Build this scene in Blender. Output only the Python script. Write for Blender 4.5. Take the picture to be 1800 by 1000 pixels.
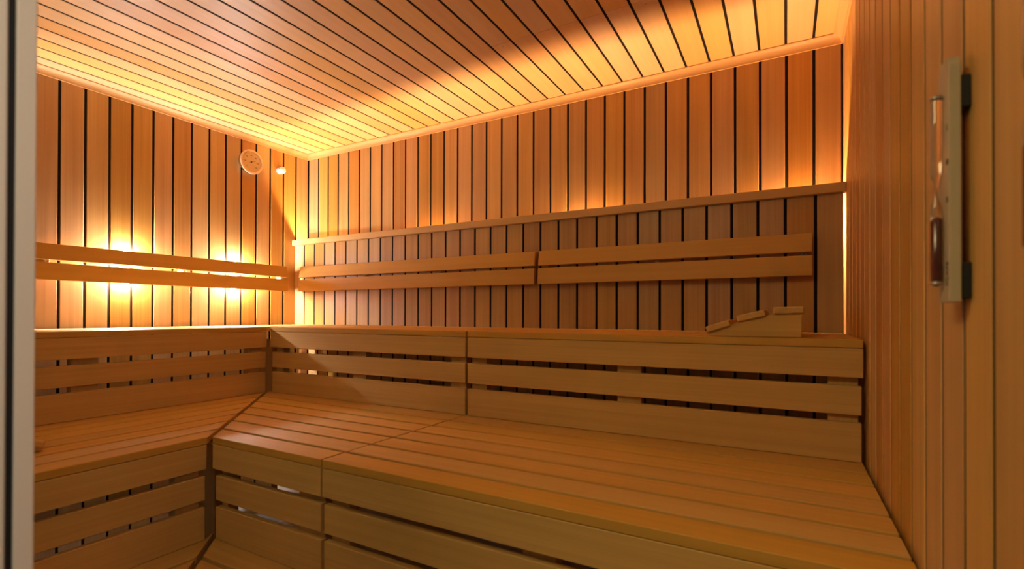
import bpy, bmesh, math, random
from mathutils import Vector, Matrix
random.seed(7)
for o in list(bpy.data.objects): bpy.data.objects.remove(o, do_unlink=True)
SC = bpy.context.scene
COL = SC.collection

# ------------------------------------------------------------------ camera
FZ = 1.145                                   # eye height above the floor; all heights below are floor based
cd = bpy.data.cameras.new('camera'); cam = bpy.data.objects.new('camera', cd); COL.objects.link(cam)
yaw, pitch, roll = 0.5074, 0.0054, 0.0023
F = Vector((-math.sin(yaw)*math.cos(pitch), math.cos(yaw)*math.cos(pitch), math.sin(pitch)))
R = Vector((math.cos(yaw), math.sin(yaw), 0)); U = R.cross(F)
R, U = (R*math.cos(roll)+U*math.sin(roll)), (U*math.cos(roll)-R*math.sin(roll))
m = Matrix((R, U, -F)).transposed().to_4x4(); m.translation = (3.0058, -2.4182, FZ)
cam.matrix_world = m
cd.sensor_fit = 'HORIZONTAL'; cd.sensor_width = 36
cd.lens = 874.77/1800*36
cd.shift_x = (900-895.99)/1800; cd.shift_y = (548.58-500)/1800
cd.clip_start = 0.02; cd.clip_end = 50
cd.dof.use_dof = True; cd.dof.focus_distance = 2.6; cd.dof.aperture_fstop = 3.4
SC.camera = cam

# ------------------------------------------------------------------ world, exposure
w = bpy.data.worlds.new('world'); SC.world = w; w.use_nodes = True
w.node_tree.nodes['Background'].inputs[0].default_value = (1.0, .86, .66, 1)
w.node_tree.nodes['Background'].inputs[1].default_value = 0.08
SC.view_settings.view_transform = 'Standard'; SC.view_settings.look = 'None'
SC.view_settings.gamma = 1; SC.view_settings.use_curve_mapping = False
SC.view_settings.exposure = 0.0
SC.cycles.max_bounces = 12; SC.cycles.diffuse_bounces = 8
SC.cycles.sample_clamp_indirect = 8
SC.cycles.use_denoising = True
LEFT_LAMP = 1350.0; BACK_LAMP = 2900.0           # emission of the bulbs behind the backrests
# ceiling lamp of the corridor outside the open door
ld = bpy.data.lights.new('corridor_light', 'AREA'); ld.shape = 'RECTANGLE'; ld.size = .6; ld.size_y = .6
ld.energy = 20; ld.color = (1.0, .84, .38)
lo = bpy.data.objects.new('corridor_light', ld); COL.objects.link(lo)
lo.location = (2.2, -2.85, 2.35)
lo.rotation_euler = (math.radians(42), 0, math.radians(-12))

# unseen fill light added to brighten the door frame, outside right of the doorway
l2 = bpy.data.lights.new('door_frame_fill', 'AREA'); l2.shape = 'RECTANGLE'; l2.size = .15; l2.size_y = .5
l2.energy = 7.5; l2.color = (1.0, .88, .72)
lo2 = bpy.data.objects.new('door_frame_fill', l2); COL.objects.link(lo2)
lo2.location = (3.55, -2.52, 1.7); lo2.rotation_euler = (0, math.radians(90), 0)

# ------------------------------------------------------------------ dimensions (metres)
W = 3.208                                    # room width; back wall y=0, left wall x=0
YF = -2.2                                    # inner face of the front wall
def Z(r): return FZ + r                      # height given relative to the eye
ZC, ZT = Z(1.105), Z(1.14)                   # cornice foot, ceiling
HU, HM, HL = Z(-.0695), Z(-.427), Z(-.785)   # bench tops

# ------------------------------------------------------------------ materials
def mat(name): 
    mt = bpy.data.materials.new(name); mt.use_nodes = True
    return mt, mt.node_tree, mt.node_tree.nodes['Principled BSDF']
def wood(name, c1, c2, rough=.5, var=.14, hue=.03, streak=.5, spec=.4, bump=.15):
    mt, nt, b = mat(name); N, L = nt.nodes, nt.links
    at = N.new('ShaderNodeAttribute'); at.attribute_name = 'gc'
    geo = N.new('ShaderNodeNewGeometry')
    mul = N.new('ShaderNodeVectorMath'); mul.operation = 'SCALE'
    mul.inputs[0].default_value = (37.3, 11.7, 23.1); L.new(geo.outputs['Random Per Island'], mul.inputs['Scale'])
    add = N.new('ShaderNodeVectorMath'); add.operation = 'ADD'
    L.new(at.outputs['Vector'], add.inputs[0]); L.new(mul.outputs[0], add.inputs[1])
    def noise(sc, scale=1, detail=3, dist=0):
        mp = N.new('ShaderNodeVectorMath'); mp.operation = 'MULTIPLY'; mp.inputs[1].default_value = sc
        L.new(add.outputs[0], mp.inputs[0])
        n = N.new('ShaderNodeTexNoise'); n.inputs['Scale'].default_value = scale
        n.inputs['Detail'].default_value = detail; n.inputs['Distortion'].default_value = dist
        L.new(mp.outputs[0], n.inputs['Vector']); return n.outputs['Fac']
    fine = noise((1.6, 230, 230), 1, 4)
    ring = noise((.8, 42, 42), 1, 2, .3)
    blot = noise((1.5, 7, 7), 1, 3, .4)
    def math_(op, a, b_):
        n = N.new('ShaderNodeMath'); n.operation = op
        for i, v in enumerate((a, b_)):
            if isinstance(v, (int, float)): n.inputs[i].default_value = v
            else: L.new(v, n.inputs[i])
        return n.outputs[0]
    s = math_('ADD', math_('MULTIPLY', fine, .35*streak*2), math_('ADD', math_('MULTIPLY', ring, .5), math_('MULTIPLY', blot, .35)))
    rmp = N.new('ShaderNodeMapRange'); rmp.inputs['From Min'].default_value = .35+.1*streak; rmp.inputs['From Max'].default_value = .85+.0*streak
    L.new(s, rmp.inputs['Value'])
    mix = N.new('ShaderNodeMix'); mix.data_type = 'RGBA'
    mix.inputs[6].default_value = (*c2, 1); mix.inputs[7].default_value = (*c1, 1)
    L.new(rmp.outputs[0], mix.inputs[0])
    hs = N.new('ShaderNodeHueSaturation')
    wn = N.new('ShaderNodeTexWhiteNoise'); wn.noise_dimensions = '1D'; L.new(geo.outputs['Random Per Island'], wn.inputs['W'])
    sep = N.new('ShaderNodeSeparateColor'); L.new(wn.outputs['Color'], sep.inputs[0])
    L.new(math_('ADD', math_('MULTIPLY', sep.outputs[0], 2*var), 1-var), hs.inputs['Value'])
    L.new(math_('ADD', math_('MULTIPLY', sep.outputs[1], hue), .5-hue/2), hs.inputs['Hue'])
    L.new(math_('ADD', math_('MULTIPLY', sep.outputs[2], .16), .92), hs.inputs['Saturation'])
    L.new(mix.outputs[2], hs.inputs['Color']); L.new(hs.outputs[0], b.inputs['Base Color'])
    b.inputs['Roughness'].default_value = rough; b.inputs['Specular IOR Level'].default_value = spec
    bp = N.new('ShaderNodeBump'); bp.inputs['Strength'].default_value = bump; bp.inputs['Distance'].default_value = .0006
    L.new(fine, bp.inputs['Height']); L.new(bp.outputs[0], b.inputs['Normal'])
    return mt
def plain(name, c, rough=.5, metal=0, spec=.5, noise=0, scale=40):
    mt, nt, b = mat(name)
    b.inputs['Base Color'].default_value = (*c, 1); b.inputs['Roughness'].default_value = rough
    b.inputs['Metallic'].default_value = metal; b.inputs['Specular IOR Level'].default_value = spec
    n = nt.nodes.new('ShaderNodeTexNoise'); n.inputs['Scale'].default_value = scale; n.inputs['Detail'].default_value = 4
    tc = nt.nodes.new('ShaderNodeTexCoord'); nt.links.new(tc.outputs['Object'], n.inputs['Vector'])
    mx = nt.nodes.new('ShaderNodeMix'); mx.data_type = 'RGBA'
    mx.inputs[6].default_value = (*[v*(1-noise) for v in c], 1); mx.inputs[7].default_value = (*[min(1, v*(1+noise)) for v in c], 1)
    nt.links.new(n.outputs['Fac'], mx.inputs[0]); nt.links.new(mx.outputs[2], b.inputs['Base Color'])
    return mt
def glow(name, c, s):
    mt, nt, b = mat(name); b.inputs['Base Color'].default_value = (.8, .8, .8, 1)
    b.inputs['Emission Color'].default_value = (*c, 1); b.inputs['Emission Strength'].default_value = s; return mt
def glass(name, c, rough=.02, ior=1.45):
    mt, nt, b = mat(name); b.inputs['Base Color'].default_value = (*c, 1)
    b.inputs['Transmission Weight'].default_value = 1; b.inputs['Roughness'].default_value = rough; b.inputs['IOR'].default_value = ior; return mt
M = dict(
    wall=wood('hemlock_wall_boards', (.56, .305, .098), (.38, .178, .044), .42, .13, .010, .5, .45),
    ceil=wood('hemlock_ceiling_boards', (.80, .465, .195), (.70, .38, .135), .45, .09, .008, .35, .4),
    trim=wood('hemlock_trim', (.70, .40, .17), (.60, .31, .12), .45, .05, .01, .3, .4),
    bench=wood('abachi_bench_wood', (.59, .325, .080), (.47, .248, .050), .62, .06, .010, .6, .22),
    rest=wood('abachi_backrest_wood', (.60, .34, .088), (.52, .28, .062), .5, .05, .01, .4, .35),
    dark=plain('black_groove_backing', (.012, .008, .006), .8, 0, .1, .3),
    tile=plain('pale_stone_tile', (.34, .30, .25), .45, 0, .4, .12, 9),
    grout=plain('grey_grout', (.2, .18, .16), .9, 0, .1, .1),
    alu=plain('anodised_aluminium', (.80, .74, .66), .5, .05, .5, .04, 300),
    rubber=plain('black_rubber', (.012, .011, .012), .6, 0, .3, .2),
    chrome=plain('polished_chrome', (.75, .74, .72), .15, 1, .5, .03),
    brass=plain('pale_brass_ring', (.72, .52, .33), .35, .25, .5, .05),
    dial=plain('cream_dial', (.60, .43, .24), .6, 0, .3, .06, 60),
    ink=plain('dark_ink', (.03, .02, .015), .6),
    white=plain('white_plastic', (.78, .74, .68), .35, 0, .5, .03),
    tplate=plain('pale_timer_plate', (.37, .29, .20), .45, 0, .4, .05, 30),
    steel=plain('brushed_steel', (.45, .42, .38), .35, .9, .5, .05),
    glass=glass('clear_glass', (.97, .96, .94)),
    sand=plain('dark_red_sand', (.17, .018, .008), .8, 0, .2, .3, 900),
    red=plain('dark_red_liquid', (.13, .012, .006), .12, 0, .6, .1),
    lampL=glow('warm_white_bulb', (1.0, .95, .92), LEFT_LAMP),
    lampB=glow('amber_bulb', (1.0, .60, .30), BACK_LAMP),
    socket=plain('ceramic_lamp_base', (.7, .66, .6), .4, 0, .5, .03),
)

# ------------------------------------------------------------------ mesh helpers
PERM = {'x': (0, 1, 2), 'y': (1, 0, 2), 'z': (2, 0, 1)}
class MB:
    """collects boxes and prisms into one mesh; 'gc' holds the coordinates along / across the grain"""
    def __init__(s): s.bm = bmesh.new(); s.lay = s.bm.verts.layers.float_vector.new('gc')
    def _v(s, co, g, T=None):
        co = Vector(co); v = s.bm.verts.new(T @ co if T else co)
        a = PERM[g]; v[s.lay] = (co[a[0]], co[a[1]], co[a[2]]); return v
    def box(s, x0, x1, y0, y1, z0, z1, g='z', c=.0012, T=None):
        lo = [min(x0, x1), min(y0, y1), min(z0, z1)]; hi = [max(x0, x1), max(y0, y1), max(z0, z1)]
        c = min(c, *[(hi[i]-lo[i])*.3 for i in range(3)])
        V = {}
        for sx in (0, 1):
            for sy in (0, 1):
                for sz in (0, 1):
                    sg = (sx, sy, sz)
                    for a in range(3):
                        co = [(hi[i] if sg[i] else lo[i]) if i == a else ((hi[i]-c) if sg[i] else (lo[i]+c)) for i in range(3)]
                        V[sg, a] = s._v(co, g, T)
        fs = []
        def key(a, b, c_, va, vb, vc):
            k = [0, 0, 0]; k[a] = va; k[b] = vb; k[c_] = vc; return tuple(k)
        for a in range(3):
            b, d = (a+1) % 3, (a+2) % 3
            for t in (0, 1):
                fs.append([V[key(a, b, d, t, p, q), a] for p, q in ((0, 0), (1, 0), (1, 1), (0, 1))])
            for p in (0, 1):
                for q in (0, 1):
                    k0, k1 = key(a, b, d, 0, p, q), key(a, b, d, 1, p, q)
                    fs.append([V[k0, b], V[k1, b], V[k1, d], V[k0, d]])
        for sg in [(x, y, z) for x in (0, 1) for y in (0, 1) for z in (0, 1)]:
            fs.append([V[sg, 0], V[sg, 1], V[sg, 2]])
        for f in fs: s.bm.faces.new(f)
    def prism(s, poly, z0, z1, g='x', T=None, axis='z', c=0):
        """polygon in the two axes other than 'axis', extruded along 'axis'"""
        def P(a, b, h): return {'z': (a, b, h), 'y': (a, h, b), 'x': (h, a, b)}[axis]
        lo = [s._v(P(a, b, z0), g, T) for a, b in poly]; hi = [s._v(P(a, b, z1), g, T) for a, b in poly]
        n = len(poly); fs = [s.bm.faces.new(lo[::-1]), s.bm.faces.new(hi)]
        for i in range(n): fs.append(s.bm.faces.new([lo[i], lo[(i+1) % n], hi[(i+1) % n], hi[i]]))
        if c:
            es = {e for f in fs for e in f.edges}
            bmesh.ops.bevel(s.bm, geom=list(es), offset=c, segments=1, affect='EDGES', clamp_overlap=True)
    def lathe(s, prof, n=32, T=None, g='z', smooth=True):
        """profile (r, h) turned round local z"""
        rings = []
        for r, h in prof:
            rings.append([s._v((r*math.cos(2*math.pi*i/n), r*math.sin(2*math.pi*i/n), h), g, T) for i in range(n)] if r > 1e-6 else [s._v((0, 0, h), g, T)])
        for A, B in zip(rings, rings[1:]):
            for i in range(n):
                j = (i+1) % n
                q = [A[i % len(A)], A[j % len(A)], B[j % len(B)], B[i % len(B)]]
                q = list(dict.fromkeys(q))
                if len(q) > 2:
                    f = s.bm.faces.new(q); f.smooth = smooth
    def build(s, name, material, parent=None):
        bmesh.ops.recalc_face_normals(s.bm, faces=s.bm.faces)
        if parent:                            # parts keep the origin of their thing
            inv = parent.get('_w'); p = WORLD[parent.name]; s.bm.transform(p.inverted())
        me = bpy.data.meshes.new(name); s.bm.to_mesh(me); s.bm.free()
        me.materials.append(material)
        o = bpy.data.objects.new(name, me); COL.objects.link(o)
        if parent: o.parent = parent; WORLD[o.name] = WORLD[parent.name]
        else: WORLD[o.name] = Matrix()
        return o
WORLD = {}
def thing(name, label, cat, loc, group=None, rz=0):
    o = bpy.data.objects.new(name, None); COL.objects.link(o); o.empty_display_size = .05
    o.location = loc; o.rotation_euler = (0, 0, rz); o['label'] = label; o['category'] = cat
    if group: o['group'] = group
    WORLD[o.name] = Matrix.Translation(loc) @ Matrix.Rotation(rz, 4, 'Z')
    return o
def struct(o): o['kind'] = 'structure'; return o
def text(name, s, size, T, material, parent, ext=.0003):
    cu = bpy.data.curves.new(name, 'FONT'); cu.body = s; cu.size = size; cu.extrude = ext; cu.align_x = 'CENTER'; cu.align_y = 'CENTER'
    t = bpy.data.objects.new(name, cu); COL.objects.link(t)
    me = bpy.data.meshes.new_from_object(t.evaluated_get(bpy.context.evaluated_depsgraph_get())); bpy.data.objects.remove(t, do_unlink=True)
    me.transform(WORLD[parent.name].inverted() @ T); me.materials.clear(); me.materials.append(material); me.name = name
    o = bpy.data.objects.new(name, me); COL.objects.link(o); o.parent = parent; WORLD[o.name] = WORLD[parent.name]; return o
def copy_tree(o, parent=None):
    c = o.copy(); COL.objects.link(c); c.parent = parent
    for ch in o.children: copy_tree(ch, c)
    return c

# ------------------------------------------------------------------ the room
G = .0055                                    # half a groove
SD = .0015                                   # the dark spline in each groove starts this deep
D = .006                                     # groove depth
wb = MB()
xs = [.0067+.1*k for k in range(0, 33)]; xs[0] = .0055
for k in range(32):
    wb.box(xs[k]+G, min(xs[k+1]-G, W-.0015), 0, D, 0, ZT, 'z', .0018)
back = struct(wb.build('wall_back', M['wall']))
def backing(parent, name, *b, splines=()):
    q = MB(); q.box(*b, c=.0001)
    for sp in splines: q.box(*sp, c=.0001)
    return q.build(name, M['dark'], parent)
backing(back, 'groove_backing', -.02, W+.02, D, D+.02, 0, ZT+.04, splines=[(x-G, x+G, SD, D, 0, ZT) for x in xs[1:32]])
wl = MB()
for k in range(22):
    wl.box(-D, 0, -.1*k-G+(.0035 if k == 0 else 0), -.1*(k+1)+G, 0, ZT, 'z', .0018)
left = struct(wl.build('wall_left', M['wall']))
backing(left, 'groove_backing', -D-.02, -D, YF-.1, .013, 0, ZT+.04, splines=[(-D, -SD, -.1*k-G, -.1*k+G, 0, ZT) for k in range(1, 22)])
wr = MB()
for k in range(22):
    wr.box(W, W+D, -.1042*k-(G if k else .001), -.1042*(k+1)+G, 0, ZT, 'z', .0018)
right = struct(wr.build('wall_right', M['wall']))
backing(right, 'groove_backing', W+D, W+D+.02, YF-.1, .013, 0, ZT+.04, splines=[(W+SD, W+D, -.1042*k-G, -.1042*k+G, 0, ZT) for k in range(1, 22)])

# ceiling boards run away from the back wall; a row of boards is butt-jointed at y=-.611
ce = MB(); gx = [.0074+.0999*i for i in range(33)]
gx = [-.0] + gx[1:32] + [W]
for i in range(32):
    a, b = gx[i]+(G*.9 if i else 0), gx[i+1]-(G*.9 if i < 31 else 0)
    if 19 <= i <= 26:
        ce.box(a, b, -.6104, -.0005, ZT, ZT+.006, 'y', .0008); ce.box(a, b, YF, -.6116, ZT, ZT+.006, 'y', .0008)
    else: ce.box(a, b, YF, -.0005, ZT, ZT+.006, 'y')
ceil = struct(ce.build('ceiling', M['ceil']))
backing(ceil, 'groove_backing', -.01, W+.01, YF-.1, .02, ZT+.0061, ZT+.04, splines=[(x-G*.9, x+G*.9, YF, -.0005, ZT+SD, ZT+.006) for x in gx[1:32]])
for x in (1.953, 2.2555, 2.555, 2.855):
    for y in (-.59, -.0625):
        q = MB(); q.lathe([(0, -.0006), (.0032, -.0006), (.0036, 0), (.0036, .001)], 12, Matrix.Translation((x, y, ZT)))
        q.build('screw', M['steel'], ceil)

# floor of large pale tiles
fl = MB(); ty = 0
for i in range(6):
    for j in range(8):
        fl.box(i*.6+.0015-.02, (i+1)*.6-.0015-.02, -j*.6+.02-.0015, -(j+1)*.6+.02+.0015, -.01, 0, 'x', .0008)
floor = struct(fl.build('floor', M['tile']))
q = MB(); q.box(-.05, 3.6, -4.8, .03, -.03, -.0012, c=.0001); q.build('grout', M['grout'], floor)

# cove cornice between walls and ceiling
cs, ch = .0347, ZT-ZC
prof = [(0, ZC), (.0065, ZC)]
for i in range(1, 8):
    a = math.pi/2*i/8; prof.append((.0065+(cs-.0065-.0)*(1-math.cos(a)), ZC+(ch-.004)*math.sin(a)))
prof += [(cs, ZT-.004), (cs, ZT), (0, ZT)]
def cornice(name, kind):
    q = MB(); rows = []
    for e in (0, 1):
        row = []
        for d, z in prof:
            if kind == 'back': co, al = ((d if not e else W-d), -d, z), 'x'
            elif kind == 'left': co, al = (d, (-d if not e else YF+d), z), 'y'
            elif kind == 'right': co, al = (W-d, (-d if not e else YF+d), z), 'y'
            else: co, al = ((d if not e else W-d), YF+d, z), 'x'
            row.append(q._v(co, al))
        rows.append(row)
    n = len(prof)
    for i in range(n): q.bm.faces.new([rows[0][i], rows[0][(i+1) % n], rows[1][(i+1) % n], rows[1][i]])
    for r_ in rows: q.bm.faces.new(r_)
    return struct(q.build(name, M['trim']))
for i, k in enumerate(('back', 'left', 'right')): cornice('trim_%d' % (i+1), k)

# front wall with the doorway the photograph is taken through
DX0, DX1, DZ = 2.30, 3.12, 2.08
wf = MB()                                    # frameless glass front in aluminium channels, with the door opening
for x0, x1 in ((.0005, 1.13), (1.134, DX0-.019), (DX1+.019, W-.0005)):
    wf.box(x0, x1, YF-.05, YF-.04, .03, ZT-.03, 'z', .0008)
wf.box(DX0-.0185, DX1+.0185, YF-.05, YF-.04, DZ+.0205, ZT-.03, 'z', .0008)
front = struct(wf.build('wall_front', M['glass']))
q = MB()
q.box(.0005, W-.0005, YF-.06, YF-.03, ZT-.0295, ZT-.0005, 'x', .001); q.box(.0005, DX0-.019, YF-.06, YF-.03, .0005, .0295, 'x', .001); q.box(DX1+.019, W-.0005, YF-.06, YF-.03, .0005, .0295, 'x', .001)
q.build('channel', M['alu'], front)
# aluminium door frame: jambs and head with a rubber seal let into the rebate
fr = MB()
for x0, x1 in ((DX0-.018, DX0), (DX1, DX1+.018)):
    pass
fr.box(DX0-.018, DX0, YF-.0150, YF+.002, 0, DZ, 'z', .0015)
fr.box(DX0-.018, DX0-.0035, YF-.0205, YF-.0152, 0, DZ, 'z', .0005)
fr.box(DX0-.018, DX0, YF-.1, YF-.0207, 0, DZ, 'z', .002)
fr.box(DX1, DX1+.018, YF-.1, YF+.002, 0, DZ, 'z', .0015)
fr.box(DX0-.018, DX1+.018, YF-.1, YF+.002, DZ, DZ+.02, 'x', .0015)
door = struct(fr.build('door_1', M['alu']))
q = MB(); q.box(DX0-.0034, DX0-.0006, YF-.0205, YF-.0152, 0, DZ, 'z', .0006); q.build('rubber_seal', M['rubber'], door)

# ------------------------------------------------------------------ benches
def place(run, s0, s1, d0, d1):
    """s along the run, d distance from its wall -> x0,x1,y0,y1"""
    return (s0, s1, -d0, -d1) if run == 'back' else (d0, d1, -s0, -s1)
def bench(name, label, run, s0, s1, front_d, rear_d, top, foot, posts, mitre=None, p2=(0, 0), group=None, corner=None, seat_s=None):
    """one bench unit: slatted seat, three riser boards, support posts.
    mitre(d) gives where the seat starts along the run at depth d (None = square end)"""
    g = 'x' if run == 'back' else 'y'
    loc = ((s0+s1)/2, -(front_d+rear_d)/2, foot) if run == 'back' else ((front_d+rear_d)/2, -(s0+s1)/2, foot)
    t = thing(name, label, 'bench', loc, group)
    q = MB(); f = front_d; lim = []
    lim.append((f-.0855, f)); e = f-.0855-.0160
    while e-.0910 > rear_d+.02:
        lim.append((e-.0910, e)); e -= .107
    if e-rear_d > .025: lim.append((rear_d, e))
    else: lim[-1] = (rear_d, lim[-1][1])
    sa, sb = seat_s or (s0, s1)
    for a, b in lim:
        ma, mb = (mitre(a), mitre(b)) if mitre else (sa, sa)
        ma, mb = max(ma, .004), max(mb, .004)
        pts = [(ma, a), (sb, a), (sb, b), (mb, b)]
        if run == 'back': poly = [(p, -d) for p, d in pts]
        else: poly = [(d, -p) for p, d in pts]
        q.prism(poly, top-.024, top, g, c=.0015)
    q.build('slatted_seat', M['bench'], t)
    x0, x1, y0, y1 = place(run, s0+.01, s1-.01, rear_d+.03, rear_d+.065)
    off = [(-.0255, -.1105, 0), (-.1355, -.2205, .009), (-.2435, None, .009)]
    for i, (a, b, r) in enumerate(off):
        zb = foot+.001 if b is None else top+b
        q = MB(); ex = (p2[0], p2[1]) if i else (0, 0)
        q.box(*place(run, s0+ex[0], s1+ex[1], f-r-.022, f-r), zb, top+a, g, .0018)
        q.build('riser_board', M['bench'], t)
    for a, b in posts:
        q = MB(); q.box(*place(run, a, b, f-.0315-.040, f-.0315), (0.0 if foot < .1 else foot+.001), top-.0245, 'z', .0015)
        q.build('support_post', M['bench'], t)
    if corner:
        q = MB(); q.box(*corner, .0005, top-.0765, 'z', .0015); q.build('gap_blocker', M['bench'], t)  # added post, blocks the lit floor from showing through the corner gap
    # bearers under the seat tie posts and slats together
    for a, b in posts:
        q = MB(); q.box(*place(run, a+.01, b-.01, rear_d+.01, f-.072), top-.075, top-.0245, 'y' if run == 'back' else 'x', .0015)
        q.build('bearer', M['bench'], t)
    return t
SEATS = 'slatted sauna benches stepped along two walls'
mu = lambda d: .5387+(d-.675)*.955           # back run starts here at depth d (upper tier)
mul_ = lambda d: .688+(d-.53)/.955
mm = lambda d: 1.2615+(d-1.405)*1.02
mml = lambda d: 1.4155+(d-1.248)/1.02
ml = lambda d: 1.665+(d-1.80)
mll = lambda d: 1.812+(d-1.65)
XR = 3.199
bench('upper_bench', 'upper wooden bench along the left wall, lit bright along its rear edge', 'left', .690, 2.17, .531, .055, HU, HM,
      [(.70, .777), (1.436, 1.528), (2.05, 2.13)], mul_, group=SEATS)
bench('upper_bench', 'upper wooden bench in the corner of the two walls, diagonal shadow across its risers', 'back', .5385, 1.8235, .675, .004, HU, HM,
      [(.548, .608), (1.133, 1.2214), (1.7254, 1.807)], mu, (.004, -.0075), group=SEATS, corner=(.30, .42, -.58, -.54))
bench('upper_bench', 'upper wooden bench at right, the one the curved headrest lies on', 'back', 1.8325, XR, .675, .004, HU, HM,
      [(1.838, 1.909), (2.468, 2.555), (3.114, 3.19)], None, (-.005, -.003), group=SEATS)
bench('middle_bench', 'middle wooden bench running below the left wall, darkest reddish seat of its tier', 'left', 1.4165, 2.17, 1.248, .50, HM, HL,
      [(1.425, 1.5025), (2.05, 2.13)], mml, group=SEATS)
bench('middle_bench', 'short middle wooden bench in the inner corner with one mitred end', 'back', 1.2615, 1.8055, 1.405, .655, HM, HL,
      [(1.268, 1.30), (1.672, 1.79)], mm, (.004, -.008), group=SEATS, corner=(.90, 1.08, -1.29, -1.25))
bench('middle_bench', 'longest middle wooden bench, filling the foreground up to the right wall', 'back', 1.8125, XR, 1.405, .655, HM, HL,
      [(1.818, 1.893), (2.461, 2.546), (3.10, 3.185)], None, (-.002, -.003), group=SEATS)
bench('lower_bench', 'lowest wooden step bench below the left wall, barely visible at the bottom edge', 'left', 1.813, 2.17, 1.65, 1.205, HL, 0,
      [(1.83, 1.90), (2.08, 2.14)], mll, group=SEATS)
bench('lower_bench', 'lowest wooden step bench in the inner corner, its mitred end seen at bottom', 'back', 1.666, 1.86, 1.80, 1.355, HL, 0,
      [(1.70, 1.76)], ml, group=SEATS, corner=(1.33, 1.48, -1.72, -1.68))

# ------------------------------------------------------------------ raised backrest wall in front of the back wall
t = thing('wainscot', 'wooden board panel standing off the back wall behind the long benches, capped by a rail', 'panel', (W/2, -.1, HU))
q = MB(); edges = [.0040] + [.1024+.1*i for i in range(31)] + [3.1985]
edges[-2] = 3.107
for i, (a, b) in enumerate(zip(edges, edges[1:])):
    q.box(a+(G if i else 0), b-(G if i < len(edges)-2 else 0), -.1105, -.0975, HU+.001, Z(.476), 'z')
q.build('panel_boards', M['wall'], t)
q = MB(); q.box(.006, 3.197, -.0972, -.0912, HU+.001, Z(.476), c=.0003)
for e in edges[1:-1]: q.box(e-G, e+G, -.1105+SD, -.0972, HU+.001, Z(.476), c=.0001)
q.build('groove_backing', M['dark'], t)
q = MB(); q.box(.003, W-.0015, -.134, -.088, Z(.476), Z(.5135), 'x', .002); q.build('top_rail', M['rest'], t)

# ------------------------------------------------------------------ backrests: two slats on brackets
def backrest(label, run, s0, s1, base, brackets):
    g = 'x' if run == 'back' else 'y'
    mid = (s0+s1)/2
    loc = (mid, -base-.03, Z(.2)) if run == 'back' else (base+.03, -mid, Z(.2))
    t = thing('backrest', label, 'backrest', loc, 'two slat backrests')
    # depth of the slat's front face at bottom and top of each slat
    for d_b, d_t, z0, z1 in ((base+.0625, base+.0605, .1545, .2335), (base+.0575, base+.047, .2475, .3215)):
        q = MB(); th = .019
        prof = [(d_b, Z(z0)), (d_b-th, Z(z0)), (d_t-th, Z(z1)), (d_t, Z(z1))]
        if run == 'back': q.prism([(-d, z) for d, z in prof], s0, s1, g, axis='x', c=.002)
        else:
            q.prism([(d, z) for d, z in prof], -s1, -s0, g, axis='y', c=.002)
        q.build('backrest_slat', M['rest'], t)
    for s in brackets:
        q = MB(); q.box(*place(run, s-.011, s+.011, .0005 if run == 'left' else base+.0005, base+.0275), Z(.175), Z(.305), 'z', .001)
        b = q.build('bracket', M['bench'], t)
        q = MB()
        for h in (-.006, .006):
            T = Matrix.Translation((s+h, -base-.0275, Z(.2405))) @ Matrix.Rotation(math.pi/2, 4, 'X') if run == 'back' else \
                Matrix.Translation((base+.0275, -s-h, Z(.2405))) @ Matrix.Rotation(math.pi/2, 4, 'Y')
            q.lathe([(0, .008), (.0032, .008), (.0038, .0066), (.0038, 0), (0, 0)], 12, T)
        q.build('screw', M['steel'], b)
    return t
backrest('two slat wooden backrest on the left wall with glowing lamps behind it', 'left', .220, 2.12, .020, [.245, .865, 1.46, 2.05])
backrest('longer two slat wooden backrest on the panel, nearest the room corner', 'back', .118, 1.896, .1105, [.70, 1.29, 1.868])
backrest('shorter two slat wooden backrest at the right end of the panel', 'back', 1.9165, 3.094, .1105, [1.943, 2.50, 3.066])

# ------------------------------------------------------------------ lamps hidden behind the backrests
def lamp(label, loc, axis, m_, group, zs, r, off):
    t = thing('wall_lamp', label, 'lamp', loc, group)
    if axis == 'x': T0 = Matrix.Translation(loc) @ Matrix.Rotation(math.pi/2, 4, 'Y')
    else: T0 = Matrix.Translation(loc) @ Matrix.Rotation(math.pi/2, 4, 'X')
    q = MB(); q.lathe([(0, 0), (.034, 0), (.034, .006), (.030, .009), (0, .009)], 24, T0)
    q.build('lamp_base', M['socket'], t)
    for dz in zs:
        q = MB(); q.lathe([(0, .0085), (.0045, .0085), (.0045, off-r*.9), (0, off-r*.9)], 12, T0 @ Matrix.Translation((-dz, 0, 0) if axis == 'x' else (0, dz, 0))) if axis == 'y' else q.box(loc[0]+.0085, loc[0]+off, loc[1]-.004, loc[1]+.004, loc[2]+dz-(.012 if dz > 0 else -.007), loc[2]+dz-(.007 if dz > 0 else -.012), 'z', .001)
        q.build('lamp_socket', M['socket'], t)
    for dz in zs:
        c = Vector(loc) + (Vector((off, 0, dz)) if axis == 'x' else Vector((0, -off, dz)))
        q = MB(); q.lathe([(0, -r*1.25), (r*.6, -r*1.0), (r*.95, -r*.4), (r, .1*r), (r*.85, r*.7), (r*.5, r*1.1), (0, r*1.25)], 12, Matrix.Translation(c))
        q.build('bulb', m_, t)
    return t
for y, n in ((-.55, 'glowing lamp behind the left wall backrest, nearer the room corner'), (-1.13, 'glowing lamp behind the left wall backrest, nearer the doorway')):
    lamp(n, (.0005, y, Z(.238)), 'x', M['lampL'], 'lamps behind the left backrest', (.062, -.023, -.058), .025, .004)
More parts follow.
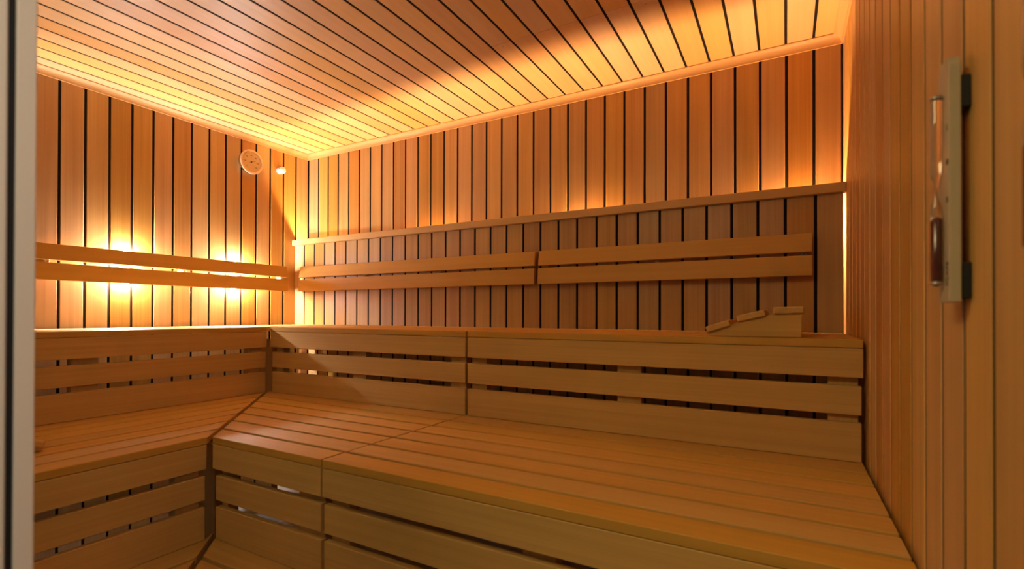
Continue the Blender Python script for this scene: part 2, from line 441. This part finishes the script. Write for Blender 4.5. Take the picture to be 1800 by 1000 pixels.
for x, n in ((.22, 'amber lamp behind the board panel, nearest the left corner'), (1.16, 'amber lamp behind the board panel, second from the left corner'),
             (2.12, 'amber lamp behind the board panel, second from the right wall'), (3.05, 'amber lamp behind the board panel, nearest the right wall')):
    lamp(n, (x, -.0005, Z(.383)), 'y', M['lampB'], 'lamps behind the panel', (0,), .024, .0035)

# ------------------------------------------------------------------ headrests
def headrest(label, loc, rz):
    """local x: low to high end, local y: width"""
    t = thing('headrest', label, 'headrest', loc, 'curved wooden headrests', rz)
    T = WORLD[t.name]
    for y0 in (.012, .308):
        q = MB(); q.prism([(.004, 0), (.278, 0), (.279, .0735), (.200, .0725), (.176, .0655), (.098, .0460), (.074, .0325), (.012, .0115)], y0, y0+.02, 'x', T, 'y', .001)
        q.build('side_plate', M['bench'], t)
    for (xc, zc, a, L) in ((.040, .0320, 18.5, .076), (.138, .0665, 14, .084), (.2425, .0845, 1.5, .084)):
        q = MB(); S = T @ Matrix.Translation((xc, 0, zc)) @ Matrix.Rotation(-math.radians(a), 4, 'Y')
        q.box(-L/2, L/2, 0, .34, -.0102, .0102, 'y', .003, S)
        q.build('headrest_slat', M['bench'], t)
    return t
headrest('curved slatted wooden headrest lying on the upper bench at right', (2.7685, -.655, HU+.0015), 0)
headrest('dark wooden headrest cut off by the door frame on the left middle bench', (.66, -1.765, HM+.0015), -math.pi/2)

# ------------------------------------------------------------------ thermometer and sensor on the left wall
t = thing('thermometer', 'round sauna thermometer with a metal rim and beige dial below the cornice', 'thermometer', (0, -.449, Z(.971)))
T = Matrix.Translation((0, -.449, Z(.971))) @ Matrix.Rotation(math.pi/2, 4, 'Y') @ Matrix.Rotation(math.pi/2, 4, 'Z')
q = MB(); q.lathe([(0, .0005), (.070, .0005), (.074, .004), (.074, .024), (.071, .026)], 64, T); q.build('case', M['chrome'], t)
q = MB(); q.lathe([(.071, .024), (.0775, .025), (.0775, .029), (.0755, .031), (.066, .030), (.0635, .026), (.0635, .022)], 64, T); q.build('rim', M['brass'], t)
q = MB(); q.lathe([(.064, .0222), (0, .0222)], 64, T); d_ = q.build('dial', M['dial'], t)
tk = MB()
for i in range(25):
    a = math.radians(225-270*i/24); L = .007 if i % 4 == 0 else .0035
    tk.box(.052, .052+L, -.0005, .0005, .0223, .0226, 'x', .0001, T @ Matrix.Rotation(a, 4, 'Z'))
tk.build('scale_marks', M['ink'], d_)
nm = []
for i in range(7):
    a = math.radians(225-270*i/6)
    text('numeral', str(i*20), .0115, T @ Matrix.Translation((.042*math.cos(a), .042*math.sin(a), .0225)), M['ink'], d_)
q = MB(); q.box(-.014, .030, -.0009, .0009, .0238, .0244, 'x', .0002, T @ Matrix.Rotation(math.radians(20), 4, 'Z')); q.lathe([(0, .0262), (.004, .0262), (.0045, .0222)], 16, T)
q.build('needle', M['ink'], t)

t = thing('temperature_sensor', 'small white perforated sensor housing beside the round thermometer', 'sensor', (0, -.232, Z(.973)))
T = Matrix.Translation((0, -.232, Z(.973))) @ Matrix.Rotation(math.pi/2, 4, 'Y')
q = MB(); q.lathe([(0, .0005), (.023, .0005), (.0235, .004), (.0235, .03), (.0215, .040), (.016, .045), (0, .047)], 32, T); q.build('housing', M['white'], t)
for a in range(8):
    for h in (.014, .028):
        q = MB(); an = math.pi*2*(a+.5*(h > .02))/8
        q.lathe([(0, .0012), (.0026, .0012), (.0026, -.001)], 10, T @ Matrix.Rotation(an, 4, 'Z') @ Matrix.Translation((.0235, 0, h)) @ Matrix.Rotation(math.pi/2, 4, 'Y'))
        q.build('vent_hole', M['ink'], t)

# ------------------------------------------------------------------ sand timers on the right wall
def bulb_prof(h, r, neck): return [(r*.35, 0), (r*.8, .003), (r, .008), (r, h-.018), (r*.8, h-.010), (r*.4, h-.003), (neck, h)]
def sand_timer(label, y, z0, xf=3.185):
    """plate from z0 up, its face looking into the room (-x), centred on y"""
    t = thing('sand_timer', label, 'sand timer', (W, y, z0), 'sand timers on the right wall')
    H = .315; hw = .0245
    q = MB(); n = 10
    poly = [(y-hw, z0), (y+hw, z0)] + [(y+hw*math.cos(math.pi*i/n), z0+H-.016+.016*math.sin(math.pi*i/n)) for i in range(n+1)]
    q.prism(poly, xf, xf+.012, 'z', axis='x', c=.0008); pl = q.build('back_plate', M['tplate'], t)
    for a, b in ((z0+.005, z0+.05), (z0+.245, z0+.285)):
        q = MB(); q.box(xf+.012, W-.0005, y-hw+.003, y+hw-.003, a, b, 'z', .001); q.build('spacer', M['rubber'], t)
    R_ = .0062; xc = xf-R_-.0015; yc = y
    zb = z0+.021; hb = .118; zn = zb+hb+.014; ht = .118
    q = MB(); T = Matrix.Translation((xc, yc, zb))
    lo = [(0, 0)] + bulb_prof(hb, R_, .0022)
    hi = [(r, 2*hb+.014-h) for r, h in lo][::-1]
    q.lathe(lo + hi, 28, T); g_ = q.build('glass_bulbs', M['glass'], t)
    q = MB(); q.lathe([(0, .0008), (R_*.8, .0038), (R_-.0009, .0085), (R_-.0009, .086), (R_*.6, .089), (0, .091)], 24, T); q.build('red_sand', M['red'], g_)
    for zz in (zb+.004, zb+2*hb+.010):
        q = MB(); q.lathe([(R_*.5, -.0022), (R_+.0005, -.0018), (R_+.0005, .0018), (R_*.5, .0022)], 24, Matrix.Translation((xc, yc, zz)))
        q.box(xc, xf+.001, yc-.003, yc+.003, zz-.0012, zz+.0012, 'z', .0005)
        q.build('holder_clip', M['steel'], t)
    RT = Matrix(((0, 0, -1, 0), (-1, 0, 0, 0), (0, 1, 0, 0), (0, 0, 0, 1)))      # text facing -x, reading along -y
    for s_, zz in (('5', .222), ('10', .178), ('15', .130)):
        text('scale_number', s_, .011, Matrix.Translation((xf-.0002, y-.0165, z0+zz)) @ RT, M['ink'], pl)
    text('maker_lettering', 'KLAFS', .0115, Matrix.Translation((xf-.0002, y-.017, z0+.036)) @ RT @ Matrix.Rotation(math.pi/2, 4, 'Z'), M['ink'], pl)
    return t
sand_timer('sand timer on a pale plate on the right wall, lettered on its face', -1.5775, Z(.0175))
sand_timer('sand timer cut off by the right edge of the picture', -1.872, Z(.028))
